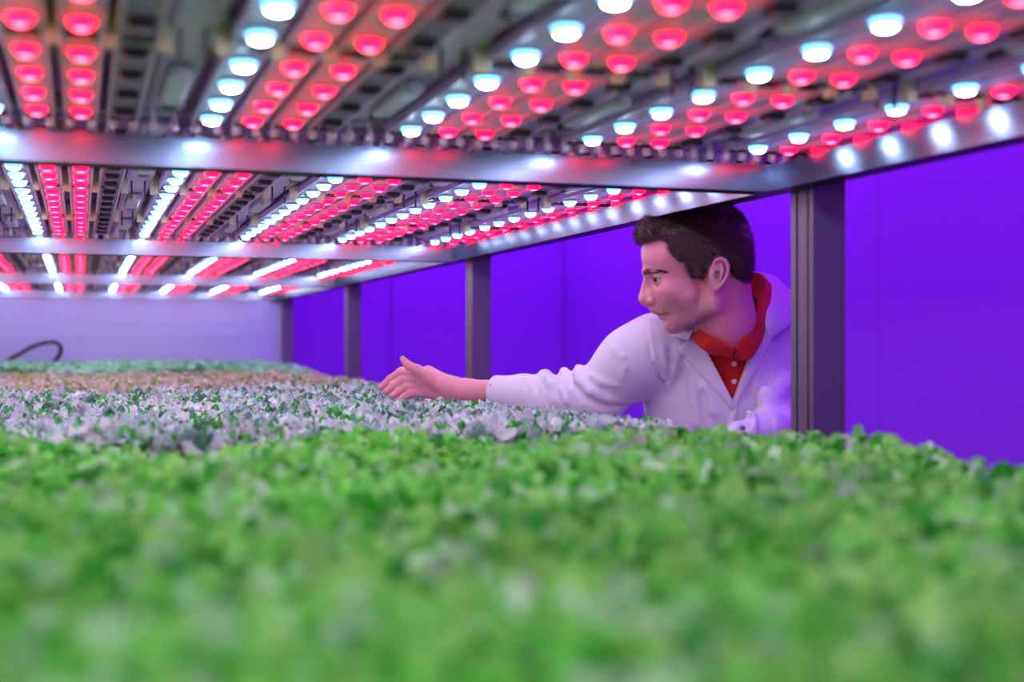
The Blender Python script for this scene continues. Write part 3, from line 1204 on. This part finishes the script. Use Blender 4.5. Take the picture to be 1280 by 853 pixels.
# ---- right hand, wrist and forearm (reaching to the left of the picture)
ha = Field((-.30, 2.42, -.16), (.04, 2.70, -.0), .0017)
A = P3
ha.cone(A(640, 491, 2.50), A(583, 489.5, 2.545), .0245, .0232, .01)
ha.cone(A(583, 489.5, 2.545), A(566, 487, 2.56), .0235, .0235, .012)
# palm: thumb side up, palm facing the camera
ha.cone(A(566, 482, 2.562), A(522, 467, 2.60), .0170, .0135, .012)
ha.cone(A(566, 488, 2.562), A(524, 478, 2.60), .0175, .0125, .012)
ha.cone(A(566, 494, 2.560), A(529, 490, 2.598), .0165, .0115, .012)
ha.cone(A(560, 484, 2.560), A(536, 462, 2.60), .0150, .0085, .012)
ha.cone(A(562, 485, 2.548), A(535, 473, 2.568), .0150, .0125, .012)    # ball of the thumb


def finger(pts, rs, k=.004):
    ha.chain([A(*p) for p in pts], rs, k)


finger([(522, 466, 2.600), (502, 465.5, 2.622), (488, 474.5, 2.628), (477, 484.5, 2.628)], [.0112, .0100, .0086, .0074])     # index
finger([(523, 475, 2.598), (504, 475.5, 2.615), (492, 482.5, 2.616), (483, 490, 2.610)], [.0112, .0098, .0086, .0074])     # middle
finger([(526, 484, 2.596), (508, 484.5, 2.606), (498, 490, 2.604), (490, 495.5, 2.598)], [.0105, .0092, .0080, .0070])       # ring
finger([(530, 491, 2.592), (515, 492, 2.596), (506, 495.5, 2.592), (499, 500, 2.586)], [.0092, .0080, .0070, .0062])         # little
finger([(541, 473, 2.562), (521.5, 462.5, 2.568), (511, 457.5, 2.572), (505, 450.5, 2.576)], [.0130, .0098, .0080, .0068], .006)   # thumb
# creases of the palm
ha.chain([A(540, 480, 2.535), A(527, 476, 2.55), A(519, 484, 2.565)], [.002, .002, .002], .004, 'sub')
V, Q = ha.mesh(smooth=2)
xq = V[:, 0] / V[:, 1] * F + 640
yq = HY - V[:, 2] / V[:, 1] * F
c = np.tile(np.array([.84, .31, .38]), (len(V), 1))  # hand skin, pink light mixed in likewise
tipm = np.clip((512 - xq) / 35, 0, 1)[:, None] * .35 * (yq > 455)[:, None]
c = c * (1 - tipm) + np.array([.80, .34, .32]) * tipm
bodyV.append(V)
bodyQ.append(Q)
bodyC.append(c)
# thumb and index nails
for a, b in (((503.2, 448.6, 2.571), (.0052, .0020, .0064)),):
    f = Field(np.array(A(*a)) - .01, np.array(A(*a)) + .01, .0007)
    f.ell(A(*a), b, R=rot('Y', 25))
    v, q = f.mesh()
    n_ = np_mesh('fingernail', to_root(v), q, M['skin'], man, cols=np.tile(np.array([.85, .58, .52]), (len(v), 1)))

# ---- left hand, resting on the shelf edge behind the crop
lh = Field((.24, 1.96, -.24), (.48, 2.26, -.10), .0022)
lh.cone(A(955, 545, 2.135), A(918, 559, 2.095), .0245, .0225, .01)
for q, (dx_, dz_, dd_, L_) in enumerate(((0, 0, 0, 1), (2, 3, .018, 1.08), (3, 6, .035, 1.0), (4, 9, .050, .82))):
    b0 = (918, 560 + dz_ * .5, 2.085 + dd_ * .5)
    b1 = (893 + dx_, 565 + dz_, 2.075 + dd_)
    b2 = (888 + dx_ - 17 * L_, 569 + dz_, 2.070 + dd_)
    b3 = (888 + dx_ - 24 * L_, 576 + dz_, 2.068 + dd_)
    lh.chain([A(*b0), A(*b1), A(*b2), A(*b3)], [.0140, .0100, .0085, .0072], .005)
lh.chain([A(918, 558, 2.085), A(905, 558, 2.062), A(894, 561, 2.052), A(886, 565, 2.050)], [.0130, .0110, .0088, .0072], .005)
V, Q = lh.mesh(smooth=2)
bodyV.append(V)
bodyQ.append(Q)
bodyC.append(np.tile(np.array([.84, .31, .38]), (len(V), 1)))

# ---- torso and the rest of the body under the clothes (coarse)
SH_R = A(814, 430, 2.37)            # his right shoulder (left in the picture)
SH_L = A(994, 409, 2.47)
NB = A(926, 420, 2.36)
CHEST = A(925, 480, 2.45)
bd = Field((-.03, 2.15, -.50), (.75, 2.85, .06), .005)
bd.ell(A(935, 490, 2.47), (.125, .07, .125), .02)
bd.cone(SH_R, SH_L, .038, .038, .03)
bd.cone(A(940, 560, 2.50), (.50, 2.62, -.38), .10, .12, .05)
bd.cone(A(914, 432, 2.385), A(920, 470, 2.47), .042, .06, .02)
bd.chain([SH_R, A(737, 500, 2.41), A(630, 491, 2.51)], [.040, .036, .023], .01)
bd.chain([SH_L, A(1000, 500, 2.42), A(975, 540, 2.17)], [.040, .036, .026], .01)
V, Q = bd.mesh()
bodyV.append(V)
bodyQ.append(Q)
bodyC.append(np.tile(pinklit_skin, (len(V), 1)))
off = 0
QQ = []
for v, q in zip(bodyV, bodyQ):
    QQ.append(q + off)
    off += len(v)
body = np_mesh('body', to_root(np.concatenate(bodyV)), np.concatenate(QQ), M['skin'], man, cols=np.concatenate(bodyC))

# ---- lab coat
ct = Field((-.10, 2.03, -.27), (.76, 2.72, .14), .0034)


def torso(f, g_=0.0, low=False):
    f.cone(A(920, 424, 2.345), A(916, 500, 2.40), .070 + g_, .080 + g_, .02)
    f.ell(A(915, 488, 2.43), (.165 + g_, .105 + g_, .165 + g_), .03)
    f.ell(A(955, 470, 2.46), (.138 + g_, .105 + g_, .160 + g_), .04)
    f.cone(A(872, 432, 2.39), A(820, 430, 2.37), .056 + g_, .048 + g_, .03)
    f.cone(A(935, 412, 2.40), A(862, 428, 2.385), .066 + g_, .056 + g_, .03)
    f.cone(A(950, 402, 2.43), A(994, 409, 2.47), .070 + g_, .054 + g_, .04)
    f.cone(A(915, 520, 2.43), (.47, 2.52, -.34), .135 + g_, .150 + g_, .06)
    f.cone(A(966, 520, 2.46), (.54, 2.56, -.34), .112 + g_, .140 + g_, .06)


torso(ct)
# sleeves
ELB = A(742, 499, 2.40)
ct.chain([A(818, 432, 2.37), A(790, 452, 2.375), ELB], [.052, .056, .052], .035)
ct.chain([ELB, A(700, 500, 2.44), A(655, 493, 2.49), A(634, 491, 2.512)], [.053, .046, .035, .0325], .02)
# folds of the reaching sleeve
def ringfold(c0, c1, rr, th, lean, k=.012):
    """a soft ridge lying round the sleeve"""
    c0, c1 = np.array(c0), np.array(c1)
    ax_ = (c1 - c0) / np.linalg.norm(c1 - c0)
    up = np.array([lean, -.3, 1.0])
    up -= ax_ * (up @ ax_)
    up /= np.linalg.norm(up)
    sv = np.cross(ax_, up)
    ps = []
    for i in range(9):
        a = -1.9 + 3.8 * i / 8
        ps.append(c0 + (up * math.cos(a) + sv * math.sin(a)) * rr * (1 - .05 * abs(a)) + ax_ * lean * .03 * abs(a))
    ct.chain(ps, [th * (.35 + .65 * math.cos((i - 4) / 4 * 1.4)) for i in range(9)], k)




def surf(px_, py_, dd=0.0):
    """the point where the sight line through a photo point meets the cloth"""
    D = np.arange(2.05, 2.68, .0015)
    P = np.stack([(px_ - 640) / F * D, D, (HY - py_) / F * D], 1)
    i = np.round((P - ct.lo) / ct.h).astype(int)
    ok = ((i >= 0) & (i < ct.n)).all(1)
    i = np.clip(i, 0, ct.n - 1)
    v = np.where(ok, ct.d[i[:, 0], i[:, 1], i[:, 2]], 1)
    k = int(np.argmax(v < .001))
    d_ = D[k] if v[k] < .001 else 2.35
    return np.array(P[k] if v[k] < .001 else A(px_, py_, 2.35)) + np.array([0, dd, 0])


def folds(items):
    placed = [([surf(a, b, dd) for a, b in pts_], rs_, k_, md) for pts_, rs_, k_, md, dd in items]
    for p_, rs_, k_, md in placed:
        ct.chain(p_, rs_, k_, md)


def topring(px_, yt, yb, Dc, r_, md, k_):
    """a ridge or valley across the top of the sleeve, from its front down to its back"""
    c = np.array(A(px_, (yt + yb) / 2, Dc))
    h_ = (yb - yt) / 2 / F * Dc
    ps = [c + np.array([.010 * math.sin(a * .7), -h_ * math.sin(a), h_ * math.cos(a)]) for a in np.linspace(-1.2, 1.5, 9)]
    ct.chain(ps, [r_ * q for q in (.3, .6, .9, 1, 1, 1, .9, .6, .3)], k_, md)


topring(681, 468, 521, 2.455, .0060, 'add', .014)
topring(706, 465, 529, 2.435, .0066, 'add', .012)
topring(722, 462, 534, 2.42, .0060, 'add', .014)
topring(695, 464, 526, 2.445, .0052, 'sub', .007)
topring(715, 460, 532, 2.425, .0048, 'sub', .006)
folds([([(682, 470), (689, 481), (693, 500), (697, 519)], [.005, .006, .005, .003], .008, 'add', .001),
       ([(700, 474), (702, 488), (709, 502), (714, 488), (711, 470)], [.003, .004, .005, .004, .003], .006, 'add', .001),
       ([(720, 465), (725, 478), (738, 490), (760, 499), (800, 500)], [.006, .007, .006, .005, .003], .009, 'add', .001),
       ([(719, 482), (730, 497), (752, 508), (785, 508)], [.003, .005, .004, .002], .008, 'sub', -.001),
       ([(768, 437), (778, 447), (782, 460), (779, 472)], [.004, .005, .005, .002], .008, 'add', .001),
       ([(740, 470), (752, 478), (770, 482)], [.003, .005, .002], .009, 'add', .001),
       ([(668, 478), (673, 492), (672, 507)], [.002, .003, .002], .006, 'sub', -.001),
       ([(655, 474), (660, 488), (662, 505)], [.0016, .0018, .0016], .003, 'sub', -.0005),
       ([(808, 400), (809, 420), (815, 450), (829, 482)], [.0018, .002, .002, .0018], .004, 'sub', -.0005),
       ([(812, 400), (813, 420), (819, 450), (833, 480)], [.002, .0025, .0025, .002], .006, 'add', .0005)])
# his other arm: hanging behind the post, forearm laid along the shelf edge
LEL = A(1000, 520, 2.40)
ct.chain([SH_L, A(1000, 470, 2.44), LEL], [.056, .058, .056], .03)
ct.chain([LEL, A(990, 537, 2.25), A(955, 545, 2.135), A(925, 549, 2.10)], [.054, .044, .034, .030], .02)
ct.chain([A(985, 478, 2.30), A(962, 500, 2.235), A(955, 520, 2.20), A(972, 532, 2.18)], [.020, .016, .012, .010], .02)      # bunched sleeve
ct.chain([A(950, 525, 2.20), A(966, 530, 2.165), A(985, 527, 2.17)], [.010, .009, .008], .010)
ct.ell(A(928, 556, 2.15), (.040, .030, .034), .03)
# long folds of the coat front
folds([([(848, 424), (846, 445), (842, 464), (835, 488)], [.004, .006, .006, .003], .009, 'add', .001),
       ([(829, 436), (830, 455), (831, 474)], [.003, .004, .003], .008, 'add', .001),
       ([(838, 436), (838, 455), (835, 474)], [.003, .004, .002], .007, 'sub', -.001),
       ([(862, 456), (869, 490), (872, 530)], [.004, .006, .005], .014, 'add', .001),
       ([(882, 482), (890, 515), (893, 545)], [.004, .005, .004], .012, 'add', .001),
       ([(878, 492), (882, 525), (884, 545)], [.003, .004, .003], .010, 'sub', -.001),
       ([(948, 446), (940, 470), (932, 500), (928, 540)], [.003, .004, .005, .004], .010, 'sub', -.001)])
# V opening of the coat
VO = pxpoly([(868, 398), (871, 409), (890, 453), (913.6, 501.5), (930, 457), (956, 391), (958, 375), (915, 340)], 2.31)


def vprism(x, y, z):
    return np.maximum(poly_sdf(VO, x, z), y - 2.385)


allb = (ct.lo, ct.lo + ct.n * ct.h)
ct_full = ct.d.copy()
# hole for the neck
ct.cone(A(895, 350, 2.28), A(914, 396, 2.315), .064, .070, .006, 'sub')
ct.apply(vprism, (.28, 2.05, -.12), (.50, 2.40, .12), .002, 'sub')


def raise_region(poly, D, base, thick, ymax, k=.001):
    """thickens the coat inside an outline drawn on its front: a lapel, a pocket, a cuff"""
    pg = pxpoly(poly, D)
    xs, zs = [p[0] for p in pg], [p[1] for p in pg]
    sl, g = ct.win((min(xs) - .01, 2.08, min(zs) - .01), (max(xs) + .01, ymax, max(zs) + .01))
    e = np.maximum(base[sl] - thick, poly_sdf(pg, g[0], g[2]).astype(np.float32))
    e = np.maximum(e, g[1] - ymax)
    ct.d[sl] = np.minimum(ct.d[sl], e)


base = ct_full.copy()
raise_region([(868, 409), (890, 453), (913.6, 501), (911, 510), (885, 479), (867, 458), (850, 436), (861, 424), (862, 412)], 2.31, base, .0075, 2.40)
raise_region([(957, 386), (944, 420), (930, 457), (914, 501), (912.5, 512), (926, 490), (939.5, 467), (951, 446), (962, 424), (960, 405)], 2.31, base, .0075, 2.42)
raise_region([(912.5, 511), (914, 501), (920, 497), (916, 530), (913, 560), (906, 560), (908, 530)], 2.32, base, .0045, 2.42)      # buttoned edge
raise_region([(934, 478), (946, 482), (956, 487), (968, 488), (968, 545), (936, 545)], 2.33, base, .0028, 2.42)                     # chest pocket
raise_region([(936, 477), (947, 481), (957, 486), (969, 487), (969, 493), (957, 492), (947, 487), (936, 483)], 2.33, base, .0045, 2.42)
# cuff of the reaching sleeve
cl0, cl1 = np.array(A(622, 491, 2.52)), np.array(A(648, 492.5, 2.495))
ct.cone(cl0, cl1, .0335, .0355, .0015)
axc = (cl0 - cl1) / np.linalg.norm(cl0 - cl1)


def cuffcut(x, y, z):
    o = np.array(A(618.5, 491, 2.522))
    return -((x - o[0]) * axc[0] + (y - o[1]) * axc[1] + (z - o[2]) * axc[2])


ct.apply(cuffcut, cl0 - .05, cl0 + .045, .0, 'sub', 0)
_u = np.array([0, -.3, 1.0])
_u -= axc * (_u @ axc)
_u /= np.linalg.norm(_u)
_w = np.cross(axc, _u)
_o = np.array(A(620.5, 491, 2.521))
ct.chain([_o + (_u * math.cos(q) + _w * math.sin(q)) * .0305 for q in np.linspace(0, 2 * PI, 25)], [.0042] * 25, .002)
ct.cone(np.array(A(560, 489, 2.56)), np.array(A(640, 491.5, 2.504)), .0260, .0262, .001, 'sub')
V, Q = ct.mesh(smooth=1)
coat = np_mesh('lab_coat', to_root(V), Q, M['coat'], man)
coatV = V
# skirt of the coat, down to the knee
sk = Field((.20, 2.25, -.98), (.86, 2.98, -.22), .007)
sk.cone((.47, 2.52, -.30), (.47, 2.63, -.60), .150, .155, .04)
sk.cone((.56, 2.56, -.30), (.60, 2.65, -.60), .150, .155, .04)
sk.cone((.47, 2.63, -.60), (.44, 2.68, -.90), .155, .150, .04)
sk.cone((.60, 2.65, -.60), (.64, 2.70, -.90), .155, .150, .04)


def skf(x, y, z):
    return .004 * np.sin(x * 60 + y * 25) * np.clip((-.4 - z) * 3, 0, 1) + z * 0


sl, g = sk.win(sk.lo, sk.lo + sk.n * sk.h)
sk.d = sk.d + skf(*g).astype(np.float32)
sk.d = np.maximum(sk.d, np.broadcast_to(-.92 - g[2], sk.d.shape))
sk.d = np.maximum(sk.d, np.broadcast_to(g[2] + .245, sk.d.shape))
sk.ell((.54, 2.67, -.95), (.13, .12, .10), .0, 'sub')
V, Q = sk.mesh(smooth=1)
np_mesh('coat_skirt', to_root(V), Q, M['coat'], coat)

# ---- polo shirt
sh = Field((.24, 2.13, -.16), (.52, 2.50, .14), .0024)
torso(sh, -.012)
shb = sh.d.copy()
sh.d[:] = shb
sh.cone(A(895, 336, 2.28), A(906, 374, 2.295), .056, .060, .004, 'sub')


def sh_raise(poly, thick, ymax, D=2.30):
    pg = pxpoly(poly, D)
    xs, zs = [p[0] for p in pg], [p[1] for p in pg]
    sl, g = sh.win((min(xs) - .01, 2.13, min(zs) - .01), (max(xs) + .01, ymax, max(zs) + .01))
    e = np.maximum(shb[sl] - thick, poly_sdf(pg, g[0], g[2]).astype(np.float32))
    e = np.maximum(e, g[1] - ymax)
    sh.d[sl] = np.minimum(sh.d[sl], e)


sh_raise([(908, 436), (926, 440), (924, 520), (910, 520)], .0030, 2.40)       # placket
# keep the shirt inside the coat opening and round the neck
V, Q = sh.mesh(smooth=1)
polo = np_mesh('polo_shirt', to_root(V), Q, M['polo'], man)
for bx_, by, dy_ in ((893, 432.5, 2.2395), (917.0, 455, None), (917.4, 477, None)):
    D_ = 2.30
    x0, z0 = (bx_ - 640) / F * D_, (HY - by) / F * D_
    m_ = (np.abs(V[:, 0] - x0) < .006) & (np.abs(V[:, 2] - z0) < .006)
    yy = dy_ or (V[m_, 1].min() if m_.any() else 2.30)
    b = MB()
    b.lathe([(.0024, -.0012), (.0034, -.0022), (.0044, -.0018), (.0047, -.0004), (.0045, .0016)], (0, 0, 0), 16, axis='y', mi=0)
    for q in range(4):
        b.lathe([(.0008, -.0024), (.0008, -.0016)], ((-1 if q % 2 else 1) * .0014, 0, (-1 if q > 1 else 1) * .0014), 6, axis='y', mi=1)
    b.lathe([(.0008, -.0024), (.0008, -.0016)], (0, 0, 0), 6, axis='y', mi=1)
    k_ = b.build('button', [M['button'], M['polo']], polo, loc=tuple(np.array([x0, yy + .0002, z0]) - ROOT))
    k_.rotation_euler = (0, 0, 0)

# ---- collars: cloth strips folded over
def cat(pts_, sub=5):
    pts_ = [np.array(p) for p in pts_]
    out = []
    for i in range(len(pts_) - 1):
        p0, p1, p2, p3 = pts_[max(i - 1, 0)], pts_[i], pts_[i + 1], pts_[min(i + 2, len(pts_) - 1)]
        for k in range(sub):
            t = k / sub
            out.append(.5 * ((2 * p1) + (p2 - p0) * t + (2 * p0 - 5 * p1 + 4 * p2 - p3) * t * t + (3 * p1 - p0 - 3 * p2 + p3) * t ** 3))
    out.append(pts_[-1])
    return np.array(out)


def strip(name, rows, mat_, parent, th=.0016, bulge=.0):
    """a sheet through several rows of points, given real thickness"""
    G = np.array([cat([A(*p) for p in r_]) for r_ in rows])        # rows x n x 3
    G = np.array([cat(list(G[:, i]), 4) for i in range(G.shape[1])])  # n x m x 3
    n, m_ = G.shape[:2]
    du = np.gradient(G, axis=0)
    dv = np.gradient(G, axis=1)
    N_ = np.cross(du, dv)
    N_ /= np.linalg.norm(N_, axis=2)[..., None] + 1e-9
    V_ = np.concatenate([(G + N_ * th).reshape(-1, 3), (G - N_ * th).reshape(-1, 3)])
    fs = []
    o_ = n * m_
    for i in range(n - 1):
        for j in range(m_ - 1):
            a = i * m_ + j
            fs += [(a, a + 1, a + m_ + 1, a + m_), (o_ + a, o_ + a + m_, o_ + a + m_ + 1, o_ + a + 1)]
    for i in range(n - 1):
        for j in (0, m_ - 1):
            a = i * m_ + j
            fs.append((a, a + m_, o_ + a + m_, o_ + a) if j == 0 else (a, o_ + a, o_ + a + m_, a + m_))
    for j in range(m_ - 1):
        for i in (0, n - 1):
            a = i * m_ + j
            fs.append((a, o_ + a, o_ + a + 1, a + 1) if i == 0 else (a, a + 1, o_ + a + 1, o_ + a))
    return np_mesh(name, to_root(V_), np.array(fs), mat_, parent)


top_ = [(920, 435, 2.243), (935, 416, 2.250), (948, 390, 2.272), (954, 371, 2.305), (956, 352, 2.335), (947, 342, 2.362), (928, 347, 2.372), (898, 372, 2.372), (877, 395, 2.345), (869, 407, 2.302), (874, 413, 2.258), (887, 421, 2.238), (903, 429, 2.232), (918, 435.5, 2.236)]
out_ = [(918, 447, 2.256), (935, 450, 2.254), (951, 428, 2.266), (959, 395, 2.292), (964, 374, 2.325), (964, 356, 2.360), (951, 350, 2.395), (930, 356, 2.405), (894, 386, 2.405), (867, 407, 2.362), (862, 417, 2.302), (873, 432, 2.256), (892, 443, 2.250), (915, 446, 2.254)]
inn_ = [(918, 448, 2.262), (930, 436, 2.266), (941, 412, 2.285), (946, 392, 2.315), (947, 376, 2.335), (938, 366, 2.350), (922, 370, 2.355), (900, 390, 2.355), (886, 408, 2.335), (879, 418, 2.302), (883, 426, 2.275), (892, 433, 2.262), (906, 440, 2.258), (918, 448, 2.262)]
strip('polo_collar', [inn_, [tuple(np.array(a) * .5 + np.array(b) * .5 + np.array([0, -2, 0])) for a, b in zip(inn_, top_)], top_, [tuple(np.array(a) * .55 + np.array(b) * .45 + np.array([0, 0, -.003])) for a, b in zip(top_, out_)], out_], M['polo'], polo)
ci = [(955.5, 404, 2.283), (957, 392, 2.290), (959, 374, 2.318), (960, 356, 2.352), (953, 343, 2.392), (930, 346, 2.420), (890, 376, 2.425), (864, 402, 2.380), (858, 410, 2.320), (862, 411, 2.290), (867, 411, 2.275)]
cm = [(958, 412, 2.276), (966, 400, 2.288), (976, 380, 2.330), (978, 358, 2.380), (962, 344, 2.430), (930, 347, 2.455), (884, 378, 2.460), (852, 404, 2.405), (842, 413, 2.335), (853, 414, 2.296), (864, 417, 2.272)]
cx_ = [(962, 423, 2.286), (976, 415, 2.305), (992, 401, 2.350), (994, 376, 2.410), (972, 354, 2.465), (930, 358, 2.490), (880, 388, 2.490), (842, 416, 2.435), (829, 422, 2.345), (846, 422, 2.312), (861, 425, 2.290)]
strip('coat_collar', [ci, cm, cx_], M['coat'], coat, .0018)

# ---- legs and shoes
for sd, xx in ((-1, .445), (1, .645)):
    f = Field((xx - .13, 2.48, -1.31), (xx + .13, 2.92, -.72), .006)
    f.chain([(xx, 2.68, -.74), (xx, 2.68, -1.0), (xx, 2.73, -1.235)], [.078, .060, .046], .03)
    f.d = np.maximum(f.d, np.broadcast_to(-1.245 - f.win(f.lo, f.lo + f.n * f.h)[1][2], f.d.shape))
    v, q = f.mesh()
    np_mesh('trouser_leg', to_root(v), q, M['trousers'], man)
    f = Field((xx - .08, 2.46, -1.302), (xx + .08, 2.84, -1.17), .005)
    f.chain([(xx, 2.77, -1.245), (xx, 2.70, -1.25), (xx, 2.57, -1.268)], [.042, .040, .034], .03)
    f.d = np.maximum(f.d, np.broadcast_to(-1.2955 - f.win(f.lo, f.lo + f.n * f.h)[1][2], f.d.shape))
    v, q = f.mesh()
    v[:, 2] = np.maximum(v[:, 2], -1.2995)
    np_mesh('shoe', to_root(v), q, M['shoe'], man)

# ------------------------------------------------------------------ camera
cam = bpy.data.cameras.new('camera')
co = bpy.data.objects.new('camera', cam)
C.objects.link(co)
co.location = (0, 0, CZ)
co.rotation_euler = (PI / 2 + math.atan2(HY - 426.5, F), 0, -TH)
cam.sensor_width = 36
cam.lens = 36 * F / 1280
cam.clip_start = .02
cam.dof.use_dof = True
cam.dof.focus_distance = 2.42
cam.dof.aperture_fstop = 2.8
sc = bpy.context.scene
sc.camera = co

w = bpy.data.worlds.new('world')
sc.world = w
w.use_nodes = True
w.node_tree.nodes['Background'].inputs['Color'].default_value = (.02, .01, .05, 1)
w.node_tree.nodes['Background'].inputs['Strength'].default_value = .2

sc.view_settings.view_transform = 'Standard'
sc.view_settings.look = 'None'
sc.view_settings.gamma = 1
sc.view_settings.use_curve_mapping = False
sc.view_settings.exposure = 0.36
sc.cycles.use_denoising = True
sc.cycles.max_bounces = 8
sc.cycles.sample_clamp_indirect = 6
